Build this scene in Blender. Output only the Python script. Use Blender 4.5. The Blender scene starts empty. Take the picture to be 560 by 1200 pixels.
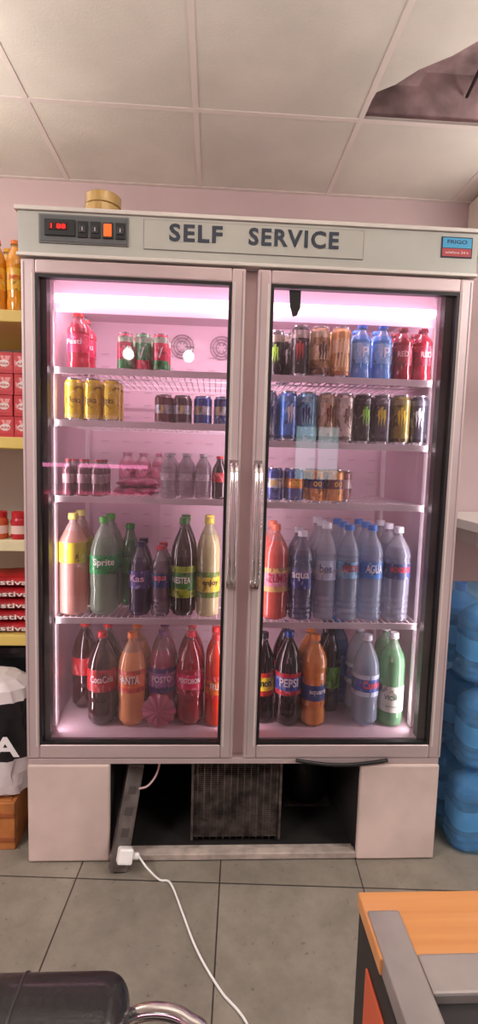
import bpy, math, random
from mathutils import Matrix, Vector
random.seed(4)
scn=bpy.context.scene
scn.view_settings.view_transform='Standard'
# ---------------------------------------------------------------- materials
def lin(c):
    return tuple(((v/255)/12.92 if v/255<=.04045 else ((v/255+.055)/1.055)**2.4) for v in c)+(1,)
MC={}
def mat(name,col,rough=.5,metal=0,alpha=1,coat=0,noise=0,nscale=8,bump=0,bscale=60,emit=0,col2=None):
    if name in MC: return MC[name]
    m=bpy.data.materials.new(name); m.use_nodes=True; nt=m.node_tree; N=nt.nodes; L=nt.links
    b=N['Principled BSDF']; b.inputs['Base Color'].default_value=lin(col)
    b.inputs['Roughness'].default_value=rough; b.inputs['Metallic'].default_value=metal
    b.inputs['Coat Weight'].default_value=coat
    tc=N.new('ShaderNodeTexCoord')
    if noise or col2:
        n=N.new('ShaderNodeTexNoise'); n.inputs['Scale'].default_value=nscale; n.inputs['Detail'].default_value=4
        L.new(tc.outputs['Object'],n.inputs['Vector'])
        r=N.new('ShaderNodeValToRGB'); r.color_ramp.elements[0].position=.35; r.color_ramp.elements[1].position=.68
        c2=col2 if col2 else tuple(v*(1-noise) for v in col)
        r.color_ramp.elements[0].color=lin(c2); r.color_ramp.elements[1].color=lin(col)
        L.new(n.outputs['Fac'],r.inputs['Fac']); L.new(r.outputs['Color'],b.inputs['Base Color'])
    if bump:
        n2=N.new('ShaderNodeTexNoise'); n2.inputs['Scale'].default_value=bscale; n2.inputs['Detail'].default_value=3
        L.new(tc.outputs['Object'],n2.inputs['Vector'])
        bp=N.new('ShaderNodeBump'); bp.inputs['Strength'].default_value=bump; bp.inputs['Distance'].default_value=.004
        L.new(n2.outputs['Fac'],bp.inputs['Height']); L.new(bp.outputs['Normal'],b.inputs['Normal'])
    if emit:
        b.inputs['Emission Color'].default_value=lin(col); b.inputs['Emission Strength'].default_value=emit
    if alpha<1:
        t=N.new('ShaderNodeBsdfTransparent'); t.inputs['Color'].default_value=lin(tuple(min(255,v*.5+128) for v in col))
        mx=N.new('ShaderNodeMixShader'); mx.inputs[0].default_value=alpha
        L.new(t.outputs[0],mx.inputs[1]); L.new(b.outputs[0],mx.inputs[2])
        L.new(mx.outputs[0],N['Material Output'].inputs['Surface'])
    MC[name]=m; return m
def printmat(kind,col,rough=.4,metal=0):
    """printed label / can artwork: base colour broken up by sharp-edged flecks of a lighter and a darker tone"""
    name='%s_%d_%d_%d'%((kind,)+tuple(col))
    if name in MC: return MC[name]
    m=bpy.data.materials.new(name); m.use_nodes=True; nt=m.node_tree; N=nt.nodes; L=nt.links
    b=N['Principled BSDF']; b.inputs['Roughness'].default_value=rough; b.inputs['Metallic'].default_value=metal; b.inputs['Coat Weight'].default_value=.3
    tc=N.new('ShaderNodeTexCoord'); mp=N.new('ShaderNodeMapping'); mp.inputs['Scale'].default_value=(1,1,.6); mp.inputs['Location'].default_value=(random.random()*9,random.random()*9,random.random()*9)
    n=N.new('ShaderNodeTexNoise'); n.inputs['Scale'].default_value=42; n.inputs['Detail'].default_value=2; n.inputs['Distortion'].default_value=1.2
    r=N.new('ShaderNodeValToRGB'); e=r.color_ramp.elements
    lt=tuple(min(255,v*.55+115) for v in col); dk=tuple(v*.65 for v in col)
    e[0].position=.36; e[0].color=lin(dk); e[1].position=.41; e[1].color=lin(col)
    q=e.new(.60); q.color=lin(col); q=e.new(.64); q.color=lin(lt)
    L.new(tc.outputs['Object'],mp.inputs[0]); L.new(mp.outputs[0],n.inputs['Vector']); L.new(n.outputs['Fac'],r.inputs[0]); L.new(r.outputs[0],b.inputs['Base Color'])
    MC[name]=m; return m
def glassmat(name,tint,ior=1.45,add=.02,haze=.04):
    m=bpy.data.materials.new(name); m.use_nodes=True; nt=m.node_tree; N=nt.nodes; L=nt.links
    N.remove(N['Principled BSDF'])
    t=N.new('ShaderNodeBsdfTransparent'); t.inputs[0].default_value=lin(tint)
    g=N.new('ShaderNodeBsdfGlossy'); g.inputs['Roughness'].default_value=.02
    f=N.new('ShaderNodeFresnel'); f.inputs['IOR'].default_value=ior
    a=N.new('ShaderNodeMath'); a.operation='ADD'; a.inputs[1].default_value=add
    mx=N.new('ShaderNodeMixShader'); L.new(f.outputs[0],a.inputs[0]); L.new(a.outputs[0],mx.inputs[0])
    L.new(t.outputs[0],mx.inputs[1]); L.new(g.outputs[0],mx.inputs[2])
    # patchy pale diffuse veil imitating the milky glare on the glass
    d=N.new('ShaderNodeBsdfDiffuse'); d.inputs[0].default_value=lin((235,212,220))
    tc=N.new('ShaderNodeTexCoord'); n=N.new('ShaderNodeTexNoise'); n.inputs['Scale'].default_value=3.5; n.inputs['Detail'].default_value=5; n.inputs['Distortion'].default_value=1.5
    mr=N.new('ShaderNodeMapRange'); mr.inputs[1].default_value=.35; mr.inputs[2].default_value=.75; mr.inputs[3].default_value=haze*.4; mr.inputs[4].default_value=haze*2
    L.new(tc.outputs['Object'],n.inputs['Vector']); L.new(n.outputs['Fac'],mr.inputs[0])
    m2=N.new('ShaderNodeMixShader'); L.new(mr.outputs[0],m2.inputs[0]); L.new(mx.outputs[0],m2.inputs[1]); L.new(d.outputs[0],m2.inputs[2])
    L.new(m2.outputs[0],N['Material Output'].inputs['Surface'])
    return m
# ---------------------------------------------------------------- mesh builder
class MB:
    def __init__(s): s.v=[];s.f=[];s.mi=[];s.sm=[];s.mats=[]
    def m(s,mt):
        if mt not in s.mats: s.mats.append(mt)
        return s.mats.index(mt)
    def add(s,vs,fs,mt,smooth=False):
        o=len(s.v); k=s.m(mt); s.v+= [tuple(v) for v in vs]
        for f in fs: s.f.append(tuple(i+o for i in f)); s.mi.append(k); s.sm.append(smooth)
    def box(s,x0,x1,y0,y1,z0,z1,mt,M=None):
        vs=[Vector(p) for p in [(x0,y0,z0),(x1,y0,z0),(x1,y1,z0),(x0,y1,z0),(x0,y0,z1),(x1,y0,z1),(x1,y1,z1),(x0,y1,z1)]]
        if M: vs=[M@v for v in vs]
        s.add(vs,[(0,3,2,1),(4,5,6,7),(0,1,5,4),(1,2,6,5),(2,3,7,6),(3,0,4,7)],mt)
    def lathe(s,prof,mts,seg=28,c=(0,0,0),ripple=None):
        rings=[]
        for r,z,mt in prof:
            ring=[]
            for i in range(seg):
                a=2*math.pi*i/seg; rr=r
                if ripple: rr=r*ripple(a,z)
                ring.append((c[0]+rr*math.cos(a),c[1]+rr*math.sin(a),c[2]+z))
            rings.append(ring)
        for k in range(len(prof)-1):
            mt=prof[k][2]
            vs=rings[k]+rings[k+1]
            s.add(vs,[(i,(i+1)%seg,seg+(i+1)%seg,seg+i) for i in range(seg)],mt,True)
        s.add(rings[0],[tuple(reversed(range(seg)))],prof[0][2]); s.add(rings[-1],[tuple(range(seg))],prof[-1][2])
    def tube(s,pts,r,mt,seg=10):
        pts=[Vector(p) for p in pts]; vs=[];fs=[]
        up=Vector((0,0,1)); prev=None
        for i,p in enumerate(pts):
            d=(pts[min(i+1,len(pts)-1)]-pts[max(i-1,0)]).normalized()
            if prev is None:
                a=d.cross(up) if abs(d.dot(up))<.95 else d.cross(Vector((1,0,0)))
            else: a=prev-d*prev.dot(d)
            a.normalize(); b=d.cross(a); prev=a
            for k in range(seg):
                t=2*math.pi*k/seg; vs.append(p+(a*math.cos(t)+b*math.sin(t))*r)
        for i in range(len(pts)-1):
            for k in range(seg):
                fs.append((i*seg+k,i*seg+(k+1)%seg,(i+1)*seg+(k+1)%seg,(i+1)*seg+k))
        fs.append(tuple(reversed(range(seg)))); n=(len(pts)-1)*seg; fs.append(tuple(range(n,n+seg)))
        s.add(vs,fs,mt,True)
    def text(s,txt,w,h,mt,fn,bold=0):
        vs,fs=textmesh(txt,bold)
        if not vs: return
        x0=min(v[0] for v in vs);x1=max(v[0] for v in vs);y0=min(v[1] for v in vs);y1=max(v[1] for v in vs)
        s.add([fn(((v[0]-x0)/(x1-x0)-.5)*w,((v[1]-y0)/(y1-y0)-.5)*h) for v in vs],fs,mt)
    def obj(s,name,parent=None,bevel=0,loc=None,seg=2):
        me=bpy.data.meshes.new(name); me.from_pydata(s.v,[],s.f); 
        for m in s.mats: me.materials.append(m)
        me.polygons.foreach_set('material_index',s.mi); me.polygons.foreach_set('use_smooth',s.sm); me.update()
        o=bpy.data.objects.new(name,me); bpy.context.collection.objects.link(o)
        if parent: o.parent=parent
        if loc: o.location=loc
        if bevel:
            b=o.modifiers.new('bevel','BEVEL'); b.width=bevel; b.segments=seg; b.limit_method='ANGLE'; b.angle_limit=math.radians(40)
        return o
TM={}
def textmesh(txt,bold=0):
    k=(txt,bold)
    if k in TM: return TM[k]
    cu=bpy.data.curves.new('t','FONT'); cu.body=txt; cu.size=1; cu.resolution_u=3; cu.offset=bold
    if txt in('SELF','SERVICE'): cu.space_character=1.16
    o=bpy.data.objects.new('t',cu); bpy.context.collection.objects.link(o)
    dg=bpy.context.evaluated_depsgraph_get(); me=bpy.data.meshes.new_from_object(o.evaluated_get(dg))
    r=([tuple(v.co) for v in me.vertices],[tuple(p.vertices) for p in me.polygons])
    bpy.data.objects.remove(o); bpy.data.curves.remove(cu); bpy.data.meshes.remove(me)
    TM[k]=r; return r
def empty(name,loc=(0,0,0)):
    e=bpy.data.objects.new(name,None); e.location=loc; bpy.context.collection.objects.link(e); return e
def B(name,parent,bevel,mt,*bx):
    m=MB()
    for b in bx: m.box(*b,mt)
    return m.obj(name,parent,bevel)
def smooth(pts,n=8):
    P=[Vector(p) for p in pts]; P=[P[0]]+P+[P[-1]]; out=[]
    for i in range(1,len(P)-2):
        for k in range(n):
            t=k/n; a,b,c_,d=P[i-1:i+3]
            out.append(.5*((2*b)+(-a+c_)*t+(2*a-5*b+4*c_-d)*t*t+(-a+3*b-3*c_+d)*t**3))
    out.append(P[-2]); return out
# ---------------------------------------------------------------- common mats
ALU=mat('brushed_aluminium',(210,190,190),.42,.45,noise=.09,nscale=3)
HDR=mat('header_silver',(188,190,181),.45,.2,noise=.06,nscale=4)
WHT=mat('fridge_liner_white',(218,192,202),.45)
SHW=mat('shelf_white_wire',(234,224,228),.4)
BLK=mat('black_rubber',(18,17,18),.5)
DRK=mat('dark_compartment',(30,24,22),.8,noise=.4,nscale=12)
KICK=mat('kick_panel_white',(220,198,189),.5,noise=.14,nscale=3.5,bump=.25,bscale=4)
CHR=mat('chrome',(225,222,222),.12,1)
WHP=mat('white_plastic',(235,233,230),.35)
# ---------------------------------------------------------------- room
WALLM=mat('wall_paint_pink',(214,191,192),.8,noise=.05,nscale=2,bump=.1,bscale=30)
CEILM=mat('ceiling_mineral_tile',(221,214,204),.9,noise=.08,nscale=2.5,bump=.25,bscale=120)
TBAR=mat('ceiling_tbar',(220,208,202),.6)
RX0,RX1,RY0,RY1=-2.6,2.6,-5.2,.96; CZ=2.55
def floor_mat():
    m=bpy.data.materials.new('floor_tiles'); m.use_nodes=True; nt=m.node_tree;N=nt.nodes;L=nt.links;b=N['Principled BSDF']
    tc=N.new('ShaderNodeTexCoord'); mp=N.new('ShaderNodeMapping'); mp.inputs['Rotation'].default_value=(0,0,math.radians(3.3))
    mp.inputs['Location'].default_value=(.038+.0052,.09,0)
    br=N.new('ShaderNodeTexBrick'); br.offset=0; br.squash=1
    br.inputs['Scale'].default_value=1; br.inputs['Brick Width'].default_value=.446; br.inputs['Row Height'].default_value=.446
    br.inputs['Mortar Size'].default_value=.0024; br.inputs['Mortar Smooth'].default_value=.2; br.inputs['Bias'].default_value=0
    br.inputs['Color1'].default_value=lin((140,132,120)); br.inputs['Color2'].default_value=lin((132,125,114)); br.inputs['Mortar'].default_value=lin((54,46,42))
    n=N.new('ShaderNodeTexNoise'); n.inputs['Scale'].default_value=5; n.inputs['Detail'].default_value=8; n.inputs['Roughness'].default_value=.7
    r=N.new('ShaderNodeValToRGB'); r.color_ramp.elements[0].position=.3; r.color_ramp.elements[1].position=.7
    r.color_ramp.elements[0].color=(.62,.61,.59,1); r.color_ramp.elements[1].color=(1.08,1.08,1.07,1)
    mu=N.new('ShaderNodeMix'); mu.data_type='RGBA'; mu.blend_type='MULTIPLY'; mu.inputs[0].default_value=1
    L.new(tc.outputs['Object'],mp.inputs['Vector']); L.new(mp.outputs[0],br.inputs['Vector']); L.new(mp.outputs[0],n.inputs['Vector'])
    L.new(n.outputs['Fac'],r.inputs['Fac']); L.new(br.outputs['Color'],mu.inputs[6]); L.new(r.outputs['Color'],mu.inputs[7])
    n2=N.new('ShaderNodeTexNoise'); n2.inputs['Scale'].default_value=48; n2.inputs['Detail'].default_value=4
    r2=N.new('ShaderNodeValToRGB'); r2.color_ramp.elements[0].position=.27; r2.color_ramp.elements[1].position=.35
    r2.color_ramp.elements[0].color=(.6,.57,.55,1); r2.color_ramp.elements[1].color=(1,1,1,1)
    mu2=N.new('ShaderNodeMix'); mu2.data_type='RGBA'; mu2.blend_type='MULTIPLY'; mu2.inputs[0].default_value=1
    L.new(mp.outputs[0],n2.inputs['Vector']); L.new(n2.outputs['Fac'],r2.inputs['Fac']); L.new(mu.outputs[2],mu2.inputs[6]); L.new(r2.outputs['Color'],mu2.inputs[7])
    L.new(mu2.outputs[2],b.inputs['Base Color']); b.inputs['Roughness'].default_value=.5
    bp=N.new('ShaderNodeBump'); bp.inputs['Strength'].default_value=.3; bp.inputs['Distance'].default_value=.002; bp.invert=True
    L.new(br.outputs['Fac'],bp.inputs['Height']); L.new(bp.outputs['Normal'],b.inputs['Normal'])
    return m
B('floor',None,0,floor_mat(),(RX0,RX1,RY0,RY1,-.06,0))
B('wall_back',None,0,WALLM,(RX0,RX1,RY1,RY1+.1,0,3.0))
B('wall_left',None,0,WALLM,(RX0-.1,RX0,RY0,RY1+.1,0,3.0))
B('wall_right',None,0,WALLM,(RX1,RX1+.1,RY0,RY1+.1,0,3.0))
wx0,wx1,wz0,wz1=.95,1.58,1.05,1.80
B('wall_front',None,0,WALLM,(RX0,wx0,RY0-.1,RY0,0,3.0),(wx1,RX1,RY0-.1,RY0,0,3.0),(wx0,wx1,RY0-.1,RY0,wz1,3.0),(wx0,wx1,RY0-.1,RY0,0,wz0))
B('window_1',None,.004,mat('window_frame_grey',(110,112,114),.4,.4),(wx0,wx0+.03,RY0-.06,RY0+.01,wz0,wz1),(wx1-.03,wx1,RY0-.06,RY0+.01,wz0,wz1),(wx0+.03,wx1-.03,RY0-.06,RY0+.01,wz1-.03,wz1),(wx0+.03,wx1-.03,RY0-.06,RY0+.01,wz0,wz0+.03),(1.25,1.275,RY0-.05,RY0,wz0+.03,wz1-.03))
# ceiling
P=.595; gx0=-.19; gy0=.42
c=MB()
def tile(c,x0,x1,y0,y1): 
    if x1-x0>.02 and y1-y0>.02: c.box(x0,x1,y0,y1,CZ,CZ+.015,CEILM)
xs=sorted([gx0+P*i for i in range(-5,6)]); ys=sorted([gy0+P*i for i in range(-10,3)])
for i in range(len(xs)-1):
    for j in range(len(ys)-1):
        x0,x1,y0,y1=max(xs[i],RX0),min(xs[i+1],RX1),max(ys[j],RY0),min(ys[j+1],RY1)
        if abs(xs[i]-(gx0+P))<.01 and abs(ys[j]-(gy0-P))<.01:
            pl=[(x0,y0),(x1,y0),(x1,y0+.09),(x1-.12,y0+.14),(.74,-.03),(.645,.044),(.60,.10),(.52,.165),(.47,.235),(.42,.275),(.412,.35),(x0,y1)]
            n=len(pl); vs=[(a,b,CZ) for a,b in pl]+[(a,b,CZ+.015) for a,b in pl]
            c.add(vs,[tuple(reversed(range(n))),tuple(range(n,2*n))]+[(k,(k+1)%n,n+(k+1)%n,n+k) for k in range(n)],CEILM)
        else: tile(c,x0,x1,y0,y1)
c.obj('ceiling')
t=MB()
for x in xs: 
    if RX0<x<RX1: t.box(x-.010,x+.010,RY0,RY1,CZ-.003,CZ,TBAR)
for y in ys:
    if RY0<y<RY1: t.box(RX0,RX1,y-.010,y+.010,CZ-.0035,CZ-.0002,TBAR)
t.box(RX0,RX1,RY1-.02,RY1,CZ-.004,CZ,TBAR)
t.obj('trim_1')
SLAB=mat('raw_slab_plaster',(200,166,166),.9,noise=.4,nscale=5,bump=.5,bscale=25)
B('ceiling_slab',None,0,SLAB,(RX0,RX1,RY0,RY1,2.74,3.0),(.50,.62,-.4,.9,2.69,2.74),(.36,1.6,.44,.50,CZ+.02,2.74))
m=MB(); m.tube([(.70,-.3,2.68),(.74,.1,2.64),(.80,.43,2.66)],.006,mat('cable_dark',(40,30,34),.6)); m.obj('ceiling_cable')
# ---------------------------------------------------------------- fridge
FR=empty('display_refrigerator')
BODY=mat('fridge_body_side',(206,198,196),.5,.1)
B('cabinet_shell',FR,.004,BODY,(-.665,-.625,.037,.76,.34,2.0),(.625,.667,.037,.76,.34,2.0),(-.665,.667,.72,.76,.02,2.0),(-.665,.667,.03,.76,1.87,2.004),
  (-.665,-.65,.03,.72,0,.34),(.652,.667,.03,.72,0,.34))
B('liner',FR,0,WHT,(-.626,-.612,.07,.62,.395,1.862),(.614,.626,.07,.62,.395,1.862),(-.626,.626,.61,.63,.395,1.862),(-.626,.626,.07,.62,1.848,1.871),(-.626,.626,.04,.63,.36,.405))
m=MB(); PERF=mat('liner_slot_grey',(192,168,177),.6)
for i in range(14):
    for j in range(26):
        x=-.56+i*.086; z=.47+j*.05; m.box(x,x+.03,.6075,.6101,z,z+.004,PERF)
m.obj('back_vents',FR)
m=MB(); FG=mat('fan_grille',(160,140,148),.4,.5)
for cx in (-.075,-.235,.30):
    for r in (.046,.034,.022): 
        m.tube([(cx+r*math.cos(a*math.pi/12),.60,1.762+r*math.sin(a*math.pi/12)) for a in range(25)],.0022,FG,6)
    for k in range(6):
        a=k*math.pi/3; m.tube([(cx+.01*math.cos(a),.602,1.762+.01*math.sin(a)),(cx+.047*math.cos(a),.602,1.762+.047*math.sin(a))],.0016,FG,5)
m.obj('fan_grilles',FR)
B('breaker_frame',FR,0,BLK,(-.655,-.600,.037,.070,.345,1.87),(.600,.658,.037,.070,.345,1.87),(-.655,.658,.0371,.069,1.832,1.871),(-.655,.658,.0371,.0699,.345,.385))
POST=mat('post_pinkish_silver',(214,188,188),.4,.2)
B('centre_post',FR,.003,POST,(-.045,.048,.036,.066,.345,1.87))
B('shelf_upright_strips',FR,0,SHW,(-.611,-.598,.10,.125,.41,1.84),(.600,.613,.10,.125,.41,1.84),(-.611,-.598,.54,.565,.41,1.84),(.600,.613,.54,.565,.41,1.84),(-.012,.012,.58,.609,.41,1.84))
# header
LIP=mat('header_lip',(216,212,204),.4,.2)
m=MB(); m.box(-.668,.672,0,.035,1.875,1.996,HDR); m.box(-.676,.680,-.006,.05,1.996,2.008,LIP); m.box(-.672,.676,-.004,.035,1.872,1.882,LIP)
m.obj('header_panel',FR,.002)
m=MB(); RC=mat('header_recess',(180,181,172),.5,.2); RD=mat('header_recess_edge',(128,126,122),.5)
m.box(-.313,.327,-.002,.001,1.905,1.987,RD); m.box(-.3115,.3255,-.003,.001,1.9065,1.9855,RC); m.obj('name_panel',FR)
m=MB(); TX=mat('sign_letter_dark',(46,56,70),.5)
m.text('SELF',.153,.049,TX,lambda x,y:(-.163+x,-.0045,1.954+y),.032); m.text('SERVICE',.264,.049,TX,lambda x,y:(.121+x,-.0045,1.954+y),.032)
m.obj('sign_letters',FR)
m=MB(); CB=mat('control_black',(34,36,38),.4); CG=mat('control_grey',(92,96,96),.5); RED=mat('led_red',(220,30,20),.4,emit=1.6); ORG=mat('rocker_orange',(255,110,40),.35,emit=.4)
m.box(-.608,-.355,-.004,.002,1.909,1.988,mat('control_rim',(120,122,120),.4,.5)); m.box(-.603,-.360,-.006,0,1.913,1.984,CG)
m.box(-.590,-.505,-.011,0,1.928,1.972,CB); m.box(-.578,-.524,-.0125,0,1.942,1.962,mat('lcd_maroon',(60,12,14),.3))
m.text('1 88',.042,.013,RED,lambda x,y:(-.551+x,-.0132,1.952+y),.02)
for i in range(4): m.box(-.498+i*.0355,-.470+i*.0355,-.010,0,1.926,1.970,CB)
m.box(-.424,-.402,-.0125,0,1.931,1.965,ORG)
for i in (0,1,3): m.box(-.4935+i*.0355,-.4745+i*.0355,-.013,0,1.938,1.958,mat('rocker_black',(55,56,58),.35)); m.text('|',.002,.010,WHP,lambda x,y,i=i:(-.484+i*.0355+x,-.0135,1.948+y))
m.obj('control_box',FR,.001)
m=MB(); m.box(.560,.653,-.003,.001,1.924,1.982,mat('sticker_dark',(30,35,60),.5)); m.box(.563,.650,-.0036,0,1.951,1.979,mat('sticker_blue',(70,170,215),.5)); m.box(.563,.650,-.0036,0,1.927,1.949,mat('sticker_red',(180,70,75),.5))
m.text('FRIGO',.06,.011,mat('sticker_navy',(25,40,90),.5),lambda x,y:(.606+x,-.0042,1.968+y),.02); m.text('telefono 24 h',.07,.007,WHP,lambda x,y:(.606+x,-.0042,1.938+y)); m.obj('service_sticker',FR)
# doors
GL=glassmat('door_glass',(244,234,240),1.5,.055,.026)
for nm,a,b in (('door_left',-.662,-.015),('door_right',.020,.668)):
    D=empty(nm); D.parent=FR
    w=.040; z0,z1=.356,1.866
    m=MB(); m.box(a,a+w,0,.034,z0,z1,ALU); m.box(b-w,b,0,.034,z0,z1,ALU); m.box(a+w,b-w,0,.034,z1-w,z1,ALU); m.box(a+w,b-w,0,.034,z0,z0+w+.006,ALU)
    m.obj(nm+'_frame',D,.005,seg=3)
    m=MB(); m.box(a+.008,a+.011,-.0006,.002,z0+.01,z1-.01,mat('frame_groove',(150,138,138),.5)); m.box(b-.011,b-.008,-.0006,.002,z0+.01,z1-.01,mat('frame_groove',(0,0,0))); m.box(a+w-.010,a+w-.006,-.0008,.002,z0+w,z1-w,LIP); m.box(b-w+.006,b-w+.010,-.0008,.002,z0+w,z1-w,LIP); m.obj(nm+'_frame_lines',D)
    m=MB(); g=.009
    for q in ((a+w,a+w+g,.002,.02,z0+w,z1-w),(b-w-g,b-w,.002,.02,z0+w,z1-w),(a+w,b-w,.0021,.02,z1-w-g,z1-w),(a+w,b-w,.0021,.02,z0+w+.005,z0+w+.005+g)): m.box(*q,BLK)
    m.obj(nm+'_gasket',D)
    m=MB(); m.add([(a+w,.014,z0+w),(b-w,.014,z0+w),(b-w,.014,z1-w),(a+w,.014,z1-w)],[(0,1,2,3)],GL); m.obj(nm+'_glass',D)
    hx=-.036 if a<0 else .037
    m=MB()
    for dx in (-.007,.007):
        m.tube([(hx+dx,-.006,1.300),(hx+dx,-.03,1.296),(hx+dx,-.048,1.270),(hx+dx,-.052,1.2),(hx+dx,-.052,1.02),(hx+dx,-.048,.955),(hx+dx,-.03,.930),(hx+dx,-.006,.926)],.0055,CHR,10)
    m.box(hx-.013,hx+.013,-.01,.002,.915,.94,CHR); m.box(hx-.013,hx+.013,-.01,.002,1.285,1.31,CHR)
    m.obj(nm+'_handle',D)
# shelves
def shelf(x0,x1,z,y1=.52):
    m=MB(); m.box(x0,x1,.078,.084,z-.018,z+.002,SHW)
    n=int((x1-x0)/.021)
    for i in range(n+1):
        x=x0+.004+(x1-x0-.008)*i/n; m.box(x-.0016,x+.0016,.08,y1,z-.0042,z-.001,SHW)
    for y in (.10,.24,.38,y1-.003): m.box(x0,x1,y-.002,y+.002,z-.0085,z-.004,SHW)
    m.box(x0,x0+.004,.08,y1,z-.009,z-.001,SHW); m.box(x1-.004,x1,.08,y1,z-.009,z-.001,SHW)
    m.obj('wire_shelf',FR)
ZL=[1.577,1.417,1.180,.787]; ZR=[1.577,1.371,1.176,.780]; ZB=.407
for z in ZL: shelf(-.600,-.030,z)
for z in ZR: shelf(.040,.600,z)
# lamps
TUBE=mat('fluorescent_tube',(255,216,233),.4,emit=3.6)
m=MB(); m.tube([(-.59,.088,1.785),(.59,.088,1.785)],.014,TUBE,12); m.obj('lamp_tube',FR)
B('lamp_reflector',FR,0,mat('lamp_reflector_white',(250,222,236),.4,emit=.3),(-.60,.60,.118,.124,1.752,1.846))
def area(name,loc,rot,sx,sy,p,col):
    l=bpy.data.lights.new(name,'AREA'); l.shape='RECTANGLE'; l.size=sx; l.size_y=sy; l.energy=p; l.color=col
    o=bpy.data.objects.new(name,l); o.location=loc; o.rotation_euler=rot; bpy.context.collection.objects.link(o); return o
l=area('lamp_glow',(0,.15,1.84),(math.radians(20),0,0),1.15,.05,4.6,(1,.77,.87)); l.parent=FR
l=area('post_fill_light',(0,.072,1.1),(math.radians(90),0,0),.05,1.35,3.2,(1,.84,.90)); l.parent=FR  # unseen fill light added behind the post to brighten the lower shelves
for sx in (-1,1):
    # added vertical fill lights at the door jambs, brightening the front of the shelves
    l=area('jamb_fill_light',(sx*.592,.080,1.08),(math.radians(90),0,math.radians(60*sx)),.016,1.32,1.9,(1,.88,.92)); l.parent=FR
# lower compartment
B('bottom_strip',FR,.002,ALU,(-.660,.664,.004,.05,.335,.354))
B('kick_panel',FR,.006,KICK,(-.662,-.404,0,.02,.004,.334))
B('kick_panel_hinged',FR,.006,KICK,(.404,.666,-.004,.016,.004,.334))
B('bottom_rail',FR,.003,mat('rail_offwhite',(190,174,164),.5,noise=.2,nscale=20),(-.404,.404,.0,.03,.004,.026),(-.404,.404,.025,.06,.004,.012))
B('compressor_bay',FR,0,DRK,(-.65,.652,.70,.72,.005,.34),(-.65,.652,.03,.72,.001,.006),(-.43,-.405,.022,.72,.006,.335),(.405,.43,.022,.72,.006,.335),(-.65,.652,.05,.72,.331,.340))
m=MB(); FIN=mat('condenser_fin',(118,104,98),.55,.5,noise=.5,nscale=30); 
m.box(-.146,-.138,.07,.15,.02,.33,FIN); m.box(.152,.160,.07,.15,.02,.33,FIN); m.box(-.14,.155,.10,.145,.02,.33,BLK)
for i in range(42): 
    z=.03+i*.0071; m.box(-.14,.155,.074,.14,z,z+.0016,FIN)
for i in range(13):
    x=-.125+i*.0225; m.tube([(x,.078,.02),(x,.078,.33)],.0028,FIN,6)
m.obj('condenser_coil',FR)
m=MB(); m.lathe([(.085,0,BLK),(.09,.03,BLK),(.09,.13,BLK),(.06,.18,BLK),(.01,.195,BLK)],None,24,(.29,.35,.01)); m.box(.2,.38,.26,.44,.006,.012,FIN); m.tube([(.29,.3,.2),(.2,.2,.25),(.14,.15,.28)],.006,mat('copper_pipe',(150,90,60),.35,.8)); m.obj('compressor',FR)
m=MB(); m.tube([(.19+.30*t,-.006+.0*t,.353-.016*math.sin(math.pi*t)) for t in [i/16 for i in range(17)]],.006,BLK,8); m.obj('door_gap_shadow',FR)  # black tube drawn in for the shadow gap under the right door
m=MB(); m.add([(.115,.012,1.815),(.150,.012,1.815),(.150,.012,1.765),(.140,.012,1.742),(.128,.012,1.738),(.118,.012,1.768)],[(0,1,2,3,4,5)],BLK); m.obj('black_tape_tag',FR)
m=MB()
for x in (-.6,.6):
    for y in (.08,.68): m.lathe([(.02,0,BLK),(.02,.012,BLK)],None,14,(x,y,0))
m.obj('feet',FR)
# ---------------------------------------------------------------- drinks
CANTOP=mat('can_top_silver',(200,200,202),.25,.9)
def wrap(cx,cy,R,z0,th=-math.pi/2):
    return lambda x,y:(cx+R*math.cos(th+x/R),cy+R*math.sin(th+x/R),z0+y)
def jit(a): return random.uniform(-a,a)
def can(x,y,z,h,r,body,txt=None,tcol=(240,240,240),bands=(),tw=1.3,th=.25,tz=.5):
    m=MB(); bm=printmat('can',body,.28,.3)
    zs=sorted(set([.07,.90]+[a for q in bands for a in q[:2]]))
    pts=[]
    for k in range(len(zs)-1):
        a,b=zs[k],zs[k+1]; mm=bm
        for q in bands:
            if q[0]<=a+1e-6 and q[1]>=b-1e-6: mm=printmat('can',q[2],.28,.3)
        pts.append((r,h*a,mm))
    prof=[(r*.74,0,CANTOP),(r*.80,.012*h/.12,CANTOP)]+[(r,h*.07,pts[0][2])]+pts[1:]+[(r,h*.90,bm),(r*.84,h*.965,CANTOP),(r*.86,h*.98,CANTOP),(r*.86,h,CANTOP),(r*.78,h,CANTOP),(r*.77,h*.985,CANTOP)]
    m.lathe(prof,None,26)
    th0=-math.pi/2+jit(.35)
    ik=mat('ink_%d_%d_%d'%tcol,tcol,.4)
    if txt=='claw':
        fn=wrap(0,0,r*1.015,h*tz,th0)
        for dx,hh,dz in ((-.3,.34,-.02),(0,.42,0),(.3,.34,-.02)):
            X0=dx*r; w=r*.11; H=h*hh/2; pts=[(-w,H*.9),(w*1.2,H),(w,H*.3),(w*1.4,0),(w*.6,-H*.4),(w*.2,-H),(-w*.5,-H*.5),(-w*.4,0),(-w*1.3,H*.35)]
            m.add([fn(X0+a,dz*h+b) for a,b in pts],[tuple(reversed(range(len(pts))))],ik)
    elif txt: m.text(txt,r*tw,h*th,ik,wrap(0,0,r*1.015,h*tz,th0),.02)
    return m.obj('drink_can',None,0,(x+jit(.0012),y+jit(.003),z))
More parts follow.
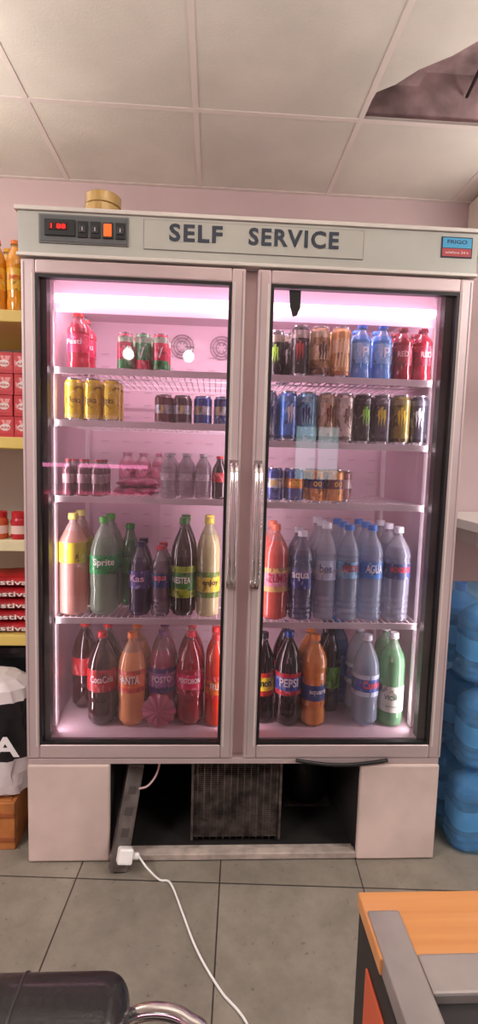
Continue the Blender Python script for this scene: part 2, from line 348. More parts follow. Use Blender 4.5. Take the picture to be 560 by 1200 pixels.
def bottle(x,y,z,h,r,liq,cap,lab=None,lz=(.33,.62),txt=None,tcol=(250,250,250),alpha=.85,style='soda',lab2=None,tw=1.4,th=.09,name='soda_bottle',txt2=None,t2col=(30,40,110)):
    m=MB(); lm=mat('liquid_%d_%d_%d_%d'%(liq+(int(alpha*100),)),liq,.08,0,alpha,coat=1)
    nk=tuple(int(v*.6+90) for v in liq); nm_=mat('neck_%d_%d_%d'%nk,nk,.08,0,min(alpha,.55),coat=1)
    cm=mat('cap_%d_%d_%d'%cap,cap,.35); nr=min(.0135,r*.40)
    if style=='soda': base=[(.55,0),(.85,.012),(1,.06),(1,.12),(.97,.2),(.955,.26),(1,.31)]; sh=[(1,.60),(.985,.64),(.93,.69),(.82,.745),(.67,.80),(.50,.85),(.38,.885)]
    elif style=='water': base=[(.6,0),(.95,.012),(1,.04),(.95,.07),(1,.10),(.95,.13),(1,.16),(.95,.19),(1,.22),(.95,.25),(1,.29)]; sh=[(1,.63),(.95,.66),(1,.69),(.93,.74),(.8,.79),(.6,.84),(.4,.885)]
    elif style=='square': base=[(.8,0),(1,.02),(1,.3)]; sh=[(1,.66),(.97,.71),(.85,.77),(.62,.83),(.4,.885)]
    else: base=[(.8,0),(1,.03),(1,.12),(.93,.2),(.93,.3)]; sh=[(.93,.6),(1,.66),(.98,.72),(.8,.8),(.5,.87),(.4,.9)]
    prof=[(r*a,h*b,lm) for a,b in base if b<lz[0]-.01 or not lab]
    if lab:
        lb=printmat('label',lab); lb2=printmat('label',lab2) if lab2 else lb
        k=base[-1][0]
        prof+=[(r*k,h*(lz[0]-.004),lm),(r*(k+.02),h*lz[0],lb2),(r*(k+.02),h*(lz[0]+(lz[1]-lz[0])*.22),lb),(r*(k+.02),h*(lz[0]+(lz[1]-lz[0])*.8),lb2),(r*(k+.02),h*lz[1],lm)]
    prof+=[(r*a,h*b,(nm_ if b>.78 and alpha<.94 else lm)) for a,b in sh if b>lz[1]+.01 or not lab]
    prof=[p for p in prof if p[0]>nr*1.02]
    prof+=[(nr,h*.905,nm_),(nr,h*.935,nm_),(nr*1.3,h*.938,cm),(nr*1.15,h*.945,cm),(nr*1.2,h*.948,cm),(nr*1.15,h*.995,cm),(nr*.9,h,cm)]
    rip=None
    if style=='soda': 
        rip=lambda a,zz:1-(.06*(.5+.5*math.cos(5*a)) if zz<h*.05 else 0)
    m.lathe(prof,None,28,ripple=rip)
    th0=-math.pi/2+jit(.28)
    if txt and lab: m.text(txt,r*tw,h*th,mat('ink_%d_%d_%d'%tcol,tcol,.4),wrap(0,0,r*1.045,h*((lz[0]+lz[1])/2+.02),th0),.02)
    if txt2 and lab: m.text(txt2,r*1.1,h*th*.4,mat('ink_%d_%d_%d'%t2col,t2col,.4),wrap(0,0,r*1.045,h*((lz[0]+lz[1])/2-.075),th0),.01)
    return m.obj(name,None,0,(x+jit(.0015),y+jit(.003),z))
F=.10
def rows(fn,n,x,r,z,dy=.008,y0=F):
    for k in range(n): fn(x,y0+r+k*(2*r+dy),z)
# -- left shelf 1
rows(lambda x,y,z:bottle(x,y,z,.175,.036,(205,60,80),(215,50,50),(225,60,100),(.3,.62),'Festi',alpha=.9,style='juice'),2,-.531,.036,ZL[0])
for x,c1,c2 in ((-.383,(225,80,110),(70,150,90)),(-.327,(90,165,110),(225,90,110)),(-.272,(215,60,90),(60,140,80))):
    rows(lambda a,b,c,c1=c1,c2=c2:can(a,b,c,.119,.0255,c1,'7',(240,240,240),((.07,.3,c2),(.75,.9,(190,215,190))),.6,.3),2,x,.0255,ZL[0])
# -- left shelf 2
for x in (-.545,-.486,-.427): rows(lambda a,b,c:can(a,b,c,.133,.028,(226,196,50),'Tonica',(110,80,20),((.07,.16,(235,215,110)),(.82,.9,(235,215,110))),1.4,.14),2,x,.028,ZL[1])
for x,cc in ((-.262,(110,60,70)),(-.201,(90,60,70)),(-.135,(40,60,140)),(-.070,(60,70,120))):
    rows(lambda a,b,c,cc=cc:can(a,b,c,.092,.029,cc,'E',(230,200,120),((.35,.65,(175,175,185)),),.8,.3),2,x,.029,ZL[1])
# -- left shelf 3
for x,k in ((-.562,3),(-.515,2),(-.468,3)): rows(lambda a,b,c:bottle(a,b,c,.118,.0195,(110,70,78),(160,40,50),(150,120,125),(.35,.6),alpha=.7,style='juice',name='soda_bottle'),k,x,.0195,ZL[2],dy=.012)
for x in (-.242,-.187,-.132): rows(lambda a,b,c:bottle(a,b,c,.146,.0265,(205,190,200),(190,180,190),(180,160,172),(.4,.55),alpha=.38,style='water',name='water_bottle'),3,x,.0265,ZL[2])
for x in (-.42,-.36,-.30): rows(lambda a,b,c:bottle(a,b,c,.146,.0265,(225,150,175),(190,120,150),(215,120,155),(.4,.6),alpha=.6,style='water',name='soda_bottle'),2,x,.0265,ZL[2],y0=.345)
rows(lambda a,b,c:bottle(a,b,c,.140,.0245,(50,25,28),(190,30,40),(190,35,45),(.4,.62),alpha=.95,name='soda_bottle'),2,-.077,.0245,ZL[2])
# -- left shelf 4
z=ZL[3]
rows(lambda a,b,c:bottle(a,b,c,.335,.045,(215,165,150),(230,220,120),(232,212,60),(.52,.72),alpha=.6,style='square'),2,-.555,.045,z)
rows(lambda a,b,c:bottle(a,b,c,.325,.047,(165,190,165),(90,180,80),(30,160,80),(.43,.62),'Sprite',(245,250,240),alpha=.5,tw=1.55,th=.09),2,-.452,.047,z)
rows(lambda a,b,c:bottle(a,b,c,.29,.036,(60,130,70),(60,150,70),(50,150,60),(.4,.60),alpha=.8),1,-.385,.036,z,y0=.22)
rows(lambda a,b,c:bottle(a,b,c,.245,.036,(70,56,90),(50,45,80),(80,60,140),(.38,.62),'Kas',(235,190,225),alpha=.75),2,-.333,.036,z)
rows(lambda a,b,c:bottle(a,b,c,.235,.031,(150,130,145),(200,40,60),(60,75,130),(.42,.62),'aqua',(240,120,130),alpha=.55,style='water'),2,-.263,.031,z)
rows(lambda a,b,c:bottle(a,b,c,.328,.042,(52,44,26),(60,130,50),(60,135,40),(.2,.52),'NESTEA',(245,248,240),alpha=.95,lab2=(160,185,40),tw=1.6,th=.065,txt2='limon',t2col=(240,230,80)),2,-.190,.042,z)
rows(lambda a,b,c:bottle(a,b,c,.330,.0385,(205,202,150),(230,218,90),(232,212,60),(.2,.46),'enJoy',(60,50,40),alpha=.85,lab2=(110,150,60),tw=1.5,th=.07,style='square'),2,-.106,.0385,z)
# -- left base
z=ZB
rows(lambda a,b,c:bottle(a,b,c,.315,.049,(58,18,18),(210,30,40),(205,26,36),(.38,.62),'CocaCola',(250,240,240),alpha=.96,tw=1.65,th=.075),2,-.458,.049,z)
rows(lambda a,b,c:bottle(a,b,c,.315,.045,(60,20,22),(210,30,40),(190,26,36),(.40,.60),alpha=.96),1,-.545,.045,z,y0=.22)
rows(lambda a,b,c:bottle(a,b,c,.315,.047,(245,165,100),(245,130,50),(245,115,40),(.38,.62),'FANTA',(250,245,240),alpha=.9,lab2=(225,80,50),tw=1.6,th=.085),2,-.357,.047,z)
rows(lambda a,b,c:bottle(a,b,c,.315,.047,(180,75,108),(130,60,130),(175,115,180),(.34,.62),'POSTO',(245,230,245),alpha=.88,lab2=(95,60,130),tw=1.5,th=.07,txt2='uva'),2,-.259,.047,z,y0=.118)
rows(lambda a,b,c:bottle(a,b,c,.320,.048,(150,20,40),(210,30,60),(225,40,95),(.34,.62),'POSTOBON',(250,240,240),alpha=.95,lab2=(170,20,50),tw=1.65,th=.055),2,-.160,.048,z)
rows(lambda a,b,c:bottle(a,b,c,.315,.035,(220,60,36),(200,40,40),(240,130,50),(.30,.56),'FRUTA',(250,240,230),alpha=.95,lab2=(210,50,45),tw=1.5,th=.07,style='square'),2,-.072,.035,z)
# -- right shelf 1
z=ZR[0]; K=(40,38,40)
rows(lambda a,b,c:can(a,b,c,.150,.026,K,'claw',(150,200,60),((.75,.9,(150,140,120)),)),2,.098,.026,z,y0=.12)
rows(lambda a,b,c:can(a,b,c,.160,.028,K,'claw',(200,200,200),((.8,.9,(180,170,150)),)),2,.136,.028,z,y0=.185)
rows(lambda a,b,c:can(a,b,c,.163,.030,(50,46,46),'claw',(190,70,70),((.75,.9,(170,160,150)),)),2,.172,.030,z)
rows(lambda a,b,c:can(a,b,c,.163,.0325,(160,128,84),'claw',(70,45,30),((.07,.2,(100,66,44)),(.36,.62,(220,195,150)),(.78,.9,(200,185,150)))),2,.237,.0325,z)
rows(lambda a,b,c:can(a,b,c,.163,.0325,(218,170,106),'////',(240,222,185),((.07,.15,(180,118,75)),(.5,.75,(235,195,135))),1.4,.55),2,.305,.0325,z)
for x in (.374,.441): rows(lambda a,b,c:bottle(a,b,c,.176,.0325,(90,160,235),(60,110,200),(130,185,240),(.3,.66),'P',(240,245,255),alpha=.92,style='juice',name='sports_drink_bottle',tw=.6,th=.18),2,x,.0325,z)
for x in (.509,.577): rows(lambda a,b,c:bottle(a,b,c,.172,.0325,(150,32,50),(120,30,40),(165,40,62),(.3,.66),'RED',(230,190,190),alpha=.95,style='juice',name='sports_drink_bottle',tw=1.1,th=.1),2,x,.0325,z)
# -- right shelf 2
z=ZR[1]
spec=[(.075,(140,150,170),(40,60,120)),(.141,(70,130,210),(240,240,245)),(.206,(110,185,220),(25,60,120)),(.268,(198,168,136),(120,50,40)),(.326,(214,200,186),(130,100,90)),(.389,(48,48,46),(140,215,60)),(.451,(90,88,100),(240,220,60)),(.513,(150,138,60),(245,215,50)),(.577,(60,60,72),(205,210,215))]
for x,cb,tc_ in spec:
    rows(lambda a,b,c,cb=cb,tc_=tc_:can(a,b,c,.163,.0295,cb,'claw',tc_,((.8,.9,tuple(int(v*.7+60) for v in cb)),(.07,.14,tuple(int(v*.6) for v in cb))),tz=.55),3,x,.0295,z)
# -- right shelf 3
z=ZR[2]
spec=[(.104,(75,90,155),(200,205,215)),(.172,(65,80,145),(225,140,60)),(.242,(235,150,60),(75,65,130)),(.305,(240,170,95),(130,85,95))]
for x,c1,c2 in spec:
    rows(lambda a,b,c,c1=c1,c2=c2:can(a,b,c,.112,.029,c1,'oo',(245,200,60),((.42,.7,c2),),1.0,.16,.56),2,x,.029,z)
rows(lambda a,b,c:can(a,b,c,.108,.026,(160,120,120),None,(0,0,0),((.42,.7,(190,170,170)),)),1,.362,.026,z,y0=.2)
# -- right shelf 4
z=ZR[3]
rows(lambda a,b,c:bottle(a,b,c,.32,.045,(225,105,92),(235,120,90),(240,160,180),(.3,.55),'ZUMO',(205,45,80),alpha=.9,style='square',tw=1.5,lab2=(240,195,125)),2,.118,.045,z)
rows(lambda a,b,c:bottle(a,b,c,.30,.041,(95,95,135),(235,240,250),(45,60,140),(.36,.60),'aqua',(235,235,248),alpha=.7,style='water',tw=1.5,name='water_bottle'),2,.208,.041,z)
rows(lambda a,b,c:bottle(a,b,c,.33,.036,(205,215,230),(235,245,252),(190,205,230),(.42,.62),'bes',(50,70,140),alpha=.42,style='water',tw=1.2,name='water_bottle'),3,.288,.036,z)
rows(lambda a,b,c:bottle(a,b,c,.325,.038,(190,212,232),(50,130,220),(120,190,230),(.45,.62),'LANZOYA',(215,30,45),alpha=.42,style='water',tw=1.65,th=.07,name='water_bottle'),3,.366,.038,z)
rows(lambda a,b,c:bottle(a,b,c,.325,.040,(185,208,232),(50,130,220),(60,140,220),(.45,.62),'AGUA',(245,248,252),alpha=.42,style='water',tw=1.5,name='water_bottle'),3,.447,.040,z)
rows(lambda a,b,c:bottle(a,b,c,.32,.044,(170,175,192),(235,240,248),(60,80,130),(.46,.62),'MONDARIZ',(240,60,70),alpha=.42,style='water',tw=1.65,th=.06,name='water_bottle'),3,.537,.044,z)
# -- right base
z=ZB
rows(lambda a,b,c:bottle(a,b,c,.315,.040,(36,22,20),(40,40,44),(235,210,50),(.32,.58),'limon',(40,60,40),alpha=.96,lab2=(190,50,40)),1,.092,.040,z,y0=.12)
rows(lambda a,b,c:bottle(a,b,c,.325,.046,(34,18,20),(30,70,160),(50,80,175),(.34,.58),'PEPSI',(240,240,245),alpha=.96,lab2=(205,40,60),tw=1.5),2,.178,.046,z,y0=.102)
rows(lambda a,b,c:bottle(a,b,c,.315,.0425,(232,145,55),(245,145,50),(45,75,140),(.22,.52),'aquaris',(240,240,245),alpha=.94,lab2=(235,135,60),tw=1.5,th=.07,style='juice'),2,.270,.0425,z)
rows(lambda a,b,c:bottle(a,b,c,.31,.036,(36,30,30),(60,60,60),(110,190,60),(.3,.55),alpha=.95),2,.345,.036,z,y0=.20)
rows(lambda a,b,c:bottle(a,b,c,.31,.036,(90,140,195),(90,160,230),(110,170,225),(.35,.6),alpha=.65,style='water',name='water_bottle'),2,.395,.0345,z,y0=.28)
rows(lambda a,b,c:bottle(a,b,c,.315,.046,(190,212,232),(240,245,252),(45,85,190),(.34,.58),'Casera',(240,60,80),alpha=.48,style='soda',tw=1.5,lab2=(200,222,245),name='water_bottle'),2,.452,.046,z)
rows(lambda a,b,c:bottle(a,b,c,.325,.042,(130,190,142),(245,245,245),(228,238,222),(.16,.44),'VICHY',(50,115,80),alpha=.62,style='square',tw=1.4,th=.05,name='water_bottle',txt2='CATALAN',t2col=(60,110,80)),2,.543,.042,z)
# ---------------------------------------------------------------- on top of the fridge
m=MB(); TP=mat('packing_tape_gold',(190,156,92),.25,.2,coat=.5); TP2=mat('tape_core',(170,130,90),.7)
for z0,a in ((0,0),(.031,.003)):
    prof=[(.050,z0,TP),(.052,z0+.002,TP),(.052,z0+.028,TP),(.050,z0+.030,TP),(.038,z0+.030,TP2),(.037,z0+.028,TP2),(.037,z0+.002,TP2),(.038,z0,TP2)]
    seg=36; rings=[[(r*math.cos(2*math.pi*i/seg)+a,r*math.sin(2*math.pi*i/seg),zz) for i in range(seg)] for r,zz,_ in prof]
    n=len(prof)
    for k in range(n):
        m.add(rings[k]+rings[(k+1)%n],[(i,(i+1)%seg,seg+(i+1)%seg,seg+i) for i in range(seg)],prof[k][2],True)
m.obj('tape_roll',None,0,(-.444,.065,2.0085))
# ---------------------------------------------------------------- left shelving
SU=empty('shelving_unit'); YB=mat('shelf_board_yellow',(222,196,106),.5); UP=mat('shelving_upright_grey',(190,180,176),.5,.2)
for i,(z,cc) in enumerate(((1.80,YB),(1.367,YB),(1.00,mat('shelf_board_cream',(222,212,172),.5)),(.65,YB),(.25,YB))):
    B('shelf_board_%d'%(i+1),SU,.003,cc,(-1.55,-.69,.30,.80,z-.04,z))
B('uprights',SU,.002,UP,(-1.55,-1.52,.80,.84,0,2.1),(-.72,-.69,.80,.84,0,2.1),(-1.52,-.72,.82,.83,.1,2.1))
for k,x in enumerate((-.803,-.868,-.935)):
    bottle(x,.35,1.80,.245,.031,(240,160,40),(235,120,40),(245,190,60),(.3,.6),'jugo',(230,80,30),alpha=.95,style='juice',name='juice_bottle',tw=1.4)
    bottle(x+.01,.43,1.80,.245,.031,(240,190,60),(235,170,40),(245,200,60),(.3,.6),alpha=.95,style='juice',name='juice_bottle')
bx=mat('carton_red',(190,46,54),.5); bw=mat('carton_white',(228,216,210),.5); bl=printmat('carton_art',(200,64,66))
for c_ in range(4):
    for k in range(4):
        m=MB(); x=-.775-c_*.062; z=1.367+k*.074
        m.box(-.029,.029,0,.16,0,.072,bx); m.box(-.024,.024,-.0006,0,.012,.060,bl); m.add([(.012*math.cos(a)*1.5,-.0012,.034+.012*math.sin(a)) for a in [i*math.pi/8 for i in range(16)]],[tuple(range(16))],bw); m.text('dulce',.03,.010,bx,lambda a,b:(a,-.0018,.034+b),.02)
        m.obj('snack_carton',None,.0012,(x+jit(.002),.32,z))
for x,cc in ((-.800,(185,40,50)),(-.872,(200,90,50))):
    m=MB(); j=mat('jar_%d'%cc[0],cc,.25); rl=mat('jar_lid_red',(190,30,40),.4); jl=mat('jar_label',(230,200,190),.5)
    m.lathe([(.026,0,j),(.030,.006,j),(.030,.02,jl),(.0305,.05,j),(.030,.068,j),(.025,.078,j),(.027,.08,rl),(.027,.098,rl),(.024,.1,rl)],None,24); m.obj('preserve_jar',None,0,(x,.345,1.0))
def pillow(name,cx,cy,z,sx,sy,sz,mt,txt=None,tm=None,rot=0,wr=.06,rotx=0):
    n=18; vs=[];fs=[]
    for side in (1,-1):
        for i in range(n+1):
            for j in range(n+1):
                u=i/n*2-1;v=j/n*2-1; h=((1-abs(u)**4)*(1-abs(v)**4))**.6
                h*=1+wr*math.sin(9*u+4*v)+wr*math.sin(13*v-3*u)
                vs.append((u*sx,v*sy*(1-.06*(1-abs(u))),side*h*sz+sz))
    o=(n+1)**2
    for i in range(n):
        for j in range(n):
            a=i*(n+1)+j; fs.append((a,a+n+1,a+n+2,a+1)); fs.append((o+a,o+a+1,o+a+n+2,o+a+n+1))
    m=MB(); m.add(vs,fs,mt,True)
    if txt: m.text(txt,sx*1.3,sz*.9,tm,lambda a,b:(a,-sy*.94-.004,sz+b),.02)
    ob=m.obj(name,None,0,(cx,cy,z)); ob.rotation_euler=(rotx,0,rot); return ob
for k in range(5):
    pillow('snack_bag',-.83+.008*(k%2),.41,.65+k*.043,.115,.10,.0215,mat('bag_red',(190,36,44),.35,noise=.2,nscale=20),'festival',bw,.02*(k%3))
PKB=mat('bag_pink_print',(230,105,150),.25,0,1,coat=.6,noise=.35,nscale=30,bump=.6,bscale=40)
for k,(x,zz,ro) in enumerate(((-.400,0,.1),(-.325,0,-.15),(-.385,.026,-.08),(-.330,.027,.12))):
    pillow('candy_bag',x,.26+.004*k,ZL[2]+.001+zz,.042 if k<2 else .04,.06,.0125,PKB,rot=ro,wr=.14)
# round pink foil rosette standing at the front of the base
m=MB(); RF=mat('pink_foil',(235,130,165),.18,.15,.60,coat=1,bump=.7,bscale=60); seg=48; rr=[.0,.25,.5,.75,.92,1.0]; rings=[]
for r in rr: rings.append([((r*.056+.0002)*(1+(.05*math.cos(12*a) if r>.9 else 0))*math.cos(a),.006*math.sin(12*a)*r-.010*(1-r*r)+.001,(r*.056+.0002)*math.sin(a)*(1+(.05*math.cos(12*a) if r>.9 else 0))) for a in [2*math.pi*i/seg for i in range(seg)]])
for k in range(len(rr)-1): m.add(rings[k]+rings[k+1],[(i,(i+1)%seg,seg+(i+1)%seg,seg+i) for i in range(seg)],RF,True)
m.obj('pink_foil_rosette',None,0,(-.262,.100,ZB+.058))
# carrier bags and crate on the floor at left
BW_=mat('bag_film_white',(216,208,208),.35,bump=.7,bscale=14); BK_=mat('bag_film_black',(26,25,28),.35,bump=.7,bscale=14)
def sack(name,cx,cy,z,sx,sy,h,mats,txt=None,tm=None):
    seg=56; m=MB(); rings=[]; prof=[(.80,0),(.97,.04),(1.0,.12),(1.01,.22),(1.0,.34),(.99,.46),(.98,.58),(.96,.70),(.93,.82),(.85,.91),(.66,.97),(.45,1.0)]
    for r,zz in prof:
        rings.append([((r*(1+.05*math.sin(5*a+zz*9)+.03*math.sin(13*a-zz*14)+.02*math.sin(23*a+zz*30)))*sx*math.copysign(abs(math.cos(a))**.6,math.cos(a)),(r*(1+.05*math.sin(7*a+zz*7)+.025*math.sin(17*a-zz*20)))*sy*math.copysign(abs(math.sin(a))**.6,math.sin(a)),zz*h) for a in [2*math.pi*i/seg for i in range(seg)]])
    for k in range(len(prof)-1): m.add(rings[k]+rings[k+1],[(i,(i+1)%seg,seg+(i+1)%seg,seg+i) for i in range(seg)],mats(prof[k][1]),True)
    m.add(rings[0],[tuple(reversed(range(seg)))],mats(0)); m.add(rings[-1],[tuple(range(seg))],mats(1))
    if txt: m.text(txt,sx*.9,h*.17,tm,lambda a,b:(a+sx*.46,-sy*1.14,h*.50+b),.03)
    return m.obj(name,None,0,(cx,cy,z))
CR=empty('crate'); CM=mat('crate_orange_wood',(190,120,62),.6,noise=.2,nscale=14)
B('crate_walls',CR,.003,CM,(-1.05,-.725,.06,.075,.0,.165),(-1.05,-.725,.29,.305,.0,.165),(-1.05,-1.035,.075,.29,0,.165),(-.74,-.725,.075,.29,0,.165),(-1.035,-.74,.075,.29,0,.012),(-1.035,-.74,.075,.29,.15,.165))
B('crate_slats',CR,.001,mat('crate_slat',(150,84,44),.6),(-1.05,-.726,.056,.061,.03,.045),(-1.05,-.726,.056,.061,.115,.13))
sack('carrier_bag',-.875,.172,.166,.190,.108,.40,lambda q:BK_ if .30<q<.80 else BW_,'NA',mat('bag_print',(232,228,228),.5))
B('storage_box',None,.006,mat('box_black_card',(26,24,28),.5),(-1.05,-.70,.32,.60,.2505,.46))
sack('bin_bag',-.90,.46,.461,.19,.10,.140,lambda q:BK_)
# ---------------------------------------------------------------- right side: wrapped packs of water jugs
JB=mat('jug_blue',(58,140,200),.2,0,.85,coat=.6,noise=.25,nscale=9); JC=mat('jug_cap_blue',(40,90,170),.35); JL=mat('jug_label',(120,185,225),.4)
FILM=mat('shrink_film',(130,190,228),.16,0,.26,coat=1,bump=1.0,bscale=22)
def jug(x,y,z,par):
    m=MB(); r=.074; h=.286
    sq=lambda a,zz:1+ (.10*math.cos(4*a+math.pi) if zz<h*.8 else 0)
    pr=[(.8,0),(.98,.02),(1,.06),(.95,.10),(1,.14),(.95,.18),(1,.22)]
    prof=[(r*a,h*b,JB) for a,b in pr]+[(r*.98,h*.26,JL),(r*.98,h*.50,JB),(r,h*.56,JB),(r*.95,h*.6,JB),(r,h*.64,JB),(r*.96,h*.72,JB),(r*.78,h*.80,JB),(r*.42,h*.87,JB),(.020,h*.90,JC),(.022,h*.91,JC),(.021,h*.985,JC),(.018,h,JC)]
    m.lathe(prof,None,36,ripple=sq)
    m.obj('jug',par,0,(x,y,z))
for lv in range(3):
    PK=empty('water_jug_pack'); ox=.015*(lv==1)-.0*(lv==2); zz=lv*.2985+.001
    for i in range(2):
        for j in range(2): jug(.825+ox+i*.168,.09+j*.168,zz,PK)
    seg=72; m=MB(); rings=[]
    prof=[(.93,.0),(1.0,.02),(1.0,.05),(.985,.09),(.995,.13),(.985,.17),(.99,.20),(.955,.235),(.88,.262),(.72,.282),(.45,.290)]
    for r,h in prof:
        R_=[]
        for i in range(seg):
            a=2*math.pi*i/seg; w_=1+.010*math.sin(9*a+h*60+lv)+.008*math.sin(17*a-h*90)+.006*math.sin(31*a+h*40)
            ca,sa=math.cos(a),math.sin(a)
            R_.append((.909+ox+.172*r*w_*math.copysign(abs(ca)**.38,ca),.174+.172*r*w_*math.copysign(abs(sa)**.38,sa),zz+h))
        rings.append(R_)
    for k in range(len(prof)-1): m.add(rings[k]+rings[k+1],[(i,(i+1)%seg,seg+(i+1)%seg,seg+i) for i in range(seg)],FILM,True)
    m.add(rings[-1],[tuple(range(seg))],FILM)
    m.obj('shrink_wrap',PK)
WS=empty('wall_shelf'); B('board',WS,.003,WHP,(.965,1.5,.40,.95,1.045,1.085)); B('brackets',WS,.002,UP,(1.0,1.02,.5,.958,.98,1.045),(1.4,1.42,.5,.958,.98,1.045))
WC=empty('wall_cabinet'); B('carcass',WC,.004,mat('cabinet_cream',(222,212,198),.5),(1.08,1.6,.62,.955,2.29,2.54)); B('front_frame',WC,.003,mat('cabinet_frame_white',(240,236,230),.4),(1.075,1.605,.60,.62,2.28,2.315),(1.075,1.10,.60,.62,2.315,2.54)); 
# ---------------------------------------------------------------- power strip + cable
PS=empty('power_strip')
p0=Vector((-.372,-.035,.004)); p1=Vector((-.335,.09,.285)); ax=(p1-p0); Lh=ax.length; zax=ax.normalized(); xax=Vector((1,.35,0)); xax=(xax-zax*xax.dot(zax)).normalized(); yax=zax.cross(xax)
M=Matrix.Translation(p0)@Matrix((xax,yax,zax)).transposed().to_4x4()
GS=mat('strip_grey_metal',(122,112,108),.4,.4,noise=.3,nscale=20)
m=MB(); m.box(-.026,.026,-.02,.02,0,Lh,GS,M); m.box(-.021,.021,-.022,-.018,.01,Lh-.01,mat('strip_face',(108,98,94),.4,noise=.3,nscale=20),M)
for k in range(4): m.box(-.013,.013,-.0235,-.018,.035+k*.062,.061+k*.062,mat('socket_dark',(66,58,56),.5),M)
m.obj('strip_body',PS,.002)
m=MB(); m.box(-.016,.030,-.062,-.024,.030,.075,WHP,M); m.box(.030,.052,-.052,-.034,.043,.063,WHP,M); m.obj('white_plug',PS,.006)
m=MB(); e0=M@Vector((.05,-.043,.053))
m.tube(smooth([e0,(-.275,-.07,.04),(-.235,-.078,.006),(-.200,-.09,.0045),(-.157,-.195,.0045),(-.125,-.28,.0045),(-.092,-.349,.0045),(-.045,-.425,.0045),(.01,-.494,.0045),(.05,-.62,.0045),(.02,-.8,.0045)]),.0032,WHP,8); m.obj('cable',PS)
m=MB(); m.tube(smooth([(-.33,.05,.22),(-.29,.05,.23),(-.26,.06,.27),(-.25,.08,.328)]),.0035,mat('cable_pink',(205,170,170),.5),8); m.obj('supply_lead',PS)
# ---------------------------------------------------------------- foreground table
TB=empty('counter_table'); WD=mat('table_wood_orange',(206,140,76),.4,coat=.2)
nt=WD.node_tree; b=nt.nodes['Principled BSDF']; tc=nt.nodes.new('ShaderNodeTexCoord'); mp=nt.nodes.new('ShaderNodeMapping'); mp.inputs['Scale'].default_value=(3,60,3)
n=nt.nodes.new('ShaderNodeTexNoise'); n.inputs['Scale'].default_value=1.5; n.inputs['Detail'].default_value=5; r=nt.nodes.new('ShaderNodeValToRGB'); r.color_ramp.elements[0].color=lin((180,114,60)); r.color_ramp.elements[1].color=lin((206,146,88))
nt.links.new(tc.outputs['Object'],mp.inputs[0]); nt.links.new(mp.outputs[0],n.inputs['Vector']); nt.links.new(n.outputs['Fac'],r.inputs[0]); nt.links.new(r.outputs[0],b.inputs['Base Color'])
AL2=mat('aluminium_profile',(168,160,156),.4,.5,noise=.12,nscale=10)
B('wood_top',TB,.002,WD,(.105,.62,-1.045,-.952,.728,.749))
B('metal_edge',TB,.003,AL2,(.108,.149,-1.50,-.982,.725,.7515),(.149,.62,-1.086,-1.040,.725,.7512))
B('dark_top',TB,.002,mat('table_dark_inset',(34,32,34),.35),(.149,.62,-1.5,-1.086,.72,.74))
B('dark_side',TB,.002,mat('table_dark_side',(30,27,28),.5),(.107,.125,-1.50,-.955,.02,.724),(.125,.62,-.972,-.955,.02,.724))
B('orange_panel',TB,.001,mat('table_orange_panel',(190,84,52),.5),(.104,.107,-1.40,-1.0,.10,.69))
B('legs',TB,.002,AL2,(.108,.135,-.985,-.958,0,.02),(.108,.135,-1.5,-1.47,0,.02),(.59,.62,-.985,-.958,0,.72),(.59,.62,-1.5,-1.47,0,.72))
# ---------------------------------------------------------------- foreground chair
CHA=empty('armchair'); VN=mat('black_vinyl',(24,23,24),.32,coat=.25,bump=.3,bscale=90)
def pad(x0,x1,y0,y1,z0,z1,name,bev,mt=VN):
    o=B(name,CHA,0,mt,(x0,x1,y0,y1,z0,z1)); mo=o.modifiers.new('b','BEVEL'); mo.width=bev; mo.segments=5
    for p in o.data.polygons: p.use_smooth=True
    return o
pad(-.74,-.172,-1.135,-1.052,.47,.768,'backrest',.028)
PIP=mat('vinyl_piping',(46,44,44),.4)
m=MB()
for x in (-.283,-.630):
    pts=[]; y0,y1,z0,z1,R_=-1.135,-1.052,.47,.768,.028
    for cy,cz,a0 in ((y1-R_,z1-R_,0),(y0+R_,z1-R_,90),(y0+R_,z0+R_,180),(y1-R_,z0+R_,270)):
        for k in range(6): a=math.radians(a0+k*18); pts.append((x,cy+R_*math.cos(a),cz+R_*math.sin(a)))
    pts.append(pts[0]); m.tube(pts,.0018,PIP,6)
m.obj('backrest_seams',CHA)
pad(-.76,-.20,-1.56,-1.12,.40,.47,'seat',.028)
m=MB()
for sx in (1,-1):
    cx=-.456; X_=lambda d:cx+sx*d
    m.tube(smooth([(X_(.25),-1.085,.712),(X_(.30),-1.08,.732),(X_(.345),-1.09,.732),(X_(.366),-1.13,.727),(X_(.366),-1.35,.70),(X_(.366),-1.50,.67),(X_(.36),-1.54,.61),(X_(.33),-1.52,.012),(X_(.33),-1.10,.012),(X_(.30),-1.06,.05),(X_(.28),-1.08,.45)]),.0078,CHR,12)
m.obj('chrome_frame',CHA)
m=MB(); m.tube([(-.79,-1.3,.39),(-.12,-1.3,.39)],.009,CHR,10); m.obj('seat_rail',CHA)
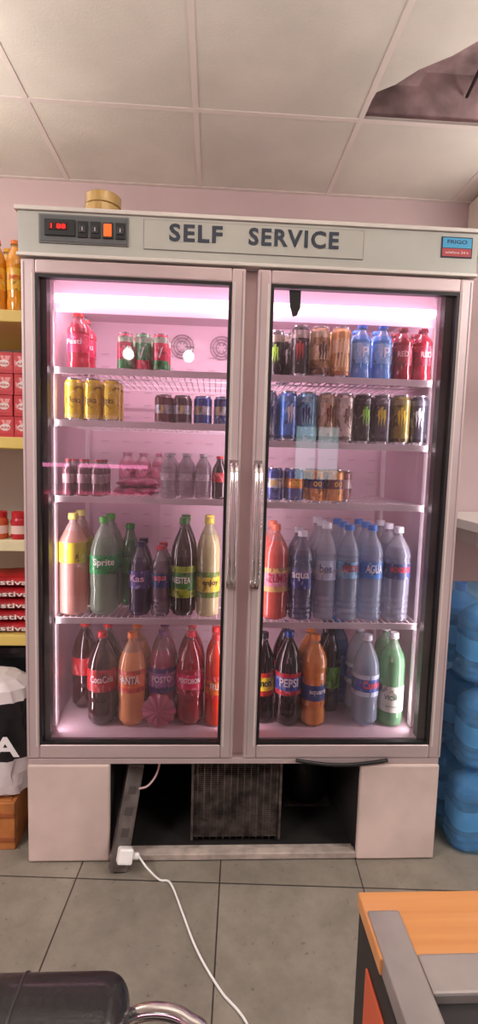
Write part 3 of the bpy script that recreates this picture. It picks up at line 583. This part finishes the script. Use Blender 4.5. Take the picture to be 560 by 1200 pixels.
# ---------------------------------------------------------------- butcher display counter at the back of the shop (seen mirrored in the glass)
DC=empty('display_counter'); DM=mat('counter_steel',(150,140,142),.4,.5)
B('base',DC,.005,mat('counter_base_dark',(70,54,58),.5),(-2.1,-.65,-3.9,-3.2,0,.85)); B('canopy',DC,.004,DM,(-2.1,-.65,-3.7,-3.2,1.24,1.28)); B('posts',DC,.003,DM,(-2.1,-2.07,-3.25,-3.2,.85,1.24),(-.68,-.65,-3.25,-3.2,.85,1.24),(-1.39,-1.36,-3.25,-3.2,.85,1.24))
B('pink_lamp',DC,.002,mat('meat_lamp_pink',(255,150,200),.4,emit=6),(-2.05,-1.42,-3.24,-3.20,1.20,1.235),(-1.33,-.70,-3.24,-3.20,1.20,1.235))
B('trays',DC,.004,mat('tray_meat_pink',(215,100,125),.5,noise=.4,nscale=12),(-2.05,-.7,-3.8,-3.25,.85,.95))
l=area('tray_lamp',(-1.37,-3.45,1.23),(0,0,0),1.3,.1,22,(1,.55,.75)); l.parent=DC
# ---------------------------------------------------------------- lights
for i,(x,y) in enumerate(((-1.95,-1.7),(1.95,-1.7))):
    L_=empty('ceiling_light',(x,y,CZ)); 
    o=B('housing',L_,.002,WHP,(-.30,.30,-.60,.60,-.03,-.004)); 
    a=area('panel_lamp',(0,0,-.034),(0,0,0),.56,1.15,65,(1,.96,.925)); a.parent=L_
for x,y,z,p in ((-1.45,.0,2.0,13.5),(1.45,.0,2.0,13.5),(0,-.9,2.12,12)):  # unseen uplights added out of view to brighten the ceiling
    L_=empty('added_uplight',(x,y,z)); 
    B('trough',L_,.003,WHP,(-.35,.35,-.07,.07,-.05,0)); 
    m=MB(); m.tube([(-.25,0,0),(-.25,0,CZ-z-.004)],.002,BLK,6); m.tube([(.25,0,0),(.25,0,CZ-z-.004)],.002,BLK,6); m.obj('wires',L_)
    a=area('ceiling_fill',(0,0,.006),(math.pi,0,0),.64,.11,p,(1,.95,.90)); a.parent=L_
GB=mat('globe_glow',(225,255,240),.4,emit=16)
for x in (-1.06,-.40):
    m=MB(); m.lathe([(.03,.0,WHP),(.05,.02,WHP),(.05,.05,WHP)],None,24,(0,0,-.056)); m.lathe([(.062*math.sin(math.pi*k/12)+.0005,-.062*math.cos(math.pi*k/12),GB) for k in range(13)],None,20,(0,0,-.115)); m.obj('ceiling_globe_lamp',None,0,(x,-4.3,CZ))
w=bpy.data.worlds.new('world'); scn.world=w; w.use_nodes=True; w.node_tree.nodes['Background'].inputs[0].default_value=(.72,.95,1,1); w.node_tree.nodes['Background'].inputs[1].default_value=2.6
# ---------------------------------------------------------------- camera
f=606
X=Vector((12220,-288,-606)).normalized(); Y=Vector((-30,62,-606)).normalized()
X=(X-Y*X.dot(Y)).normalized(); Z=X.cross(Y); R=Matrix((X,Y,Z))
cam=bpy.data.cameras.new('camera'); co=bpy.data.objects.new('camera',cam); bpy.context.collection.objects.link(co)
co.matrix_world=Matrix.Translation((-.098,-1.57,1.31))@R.to_4x4()
cam.sensor_fit='VERTICAL'; cam.sensor_height=36; cam.lens=36*f/1200; cam.clip_start=.02
scn.camera=co
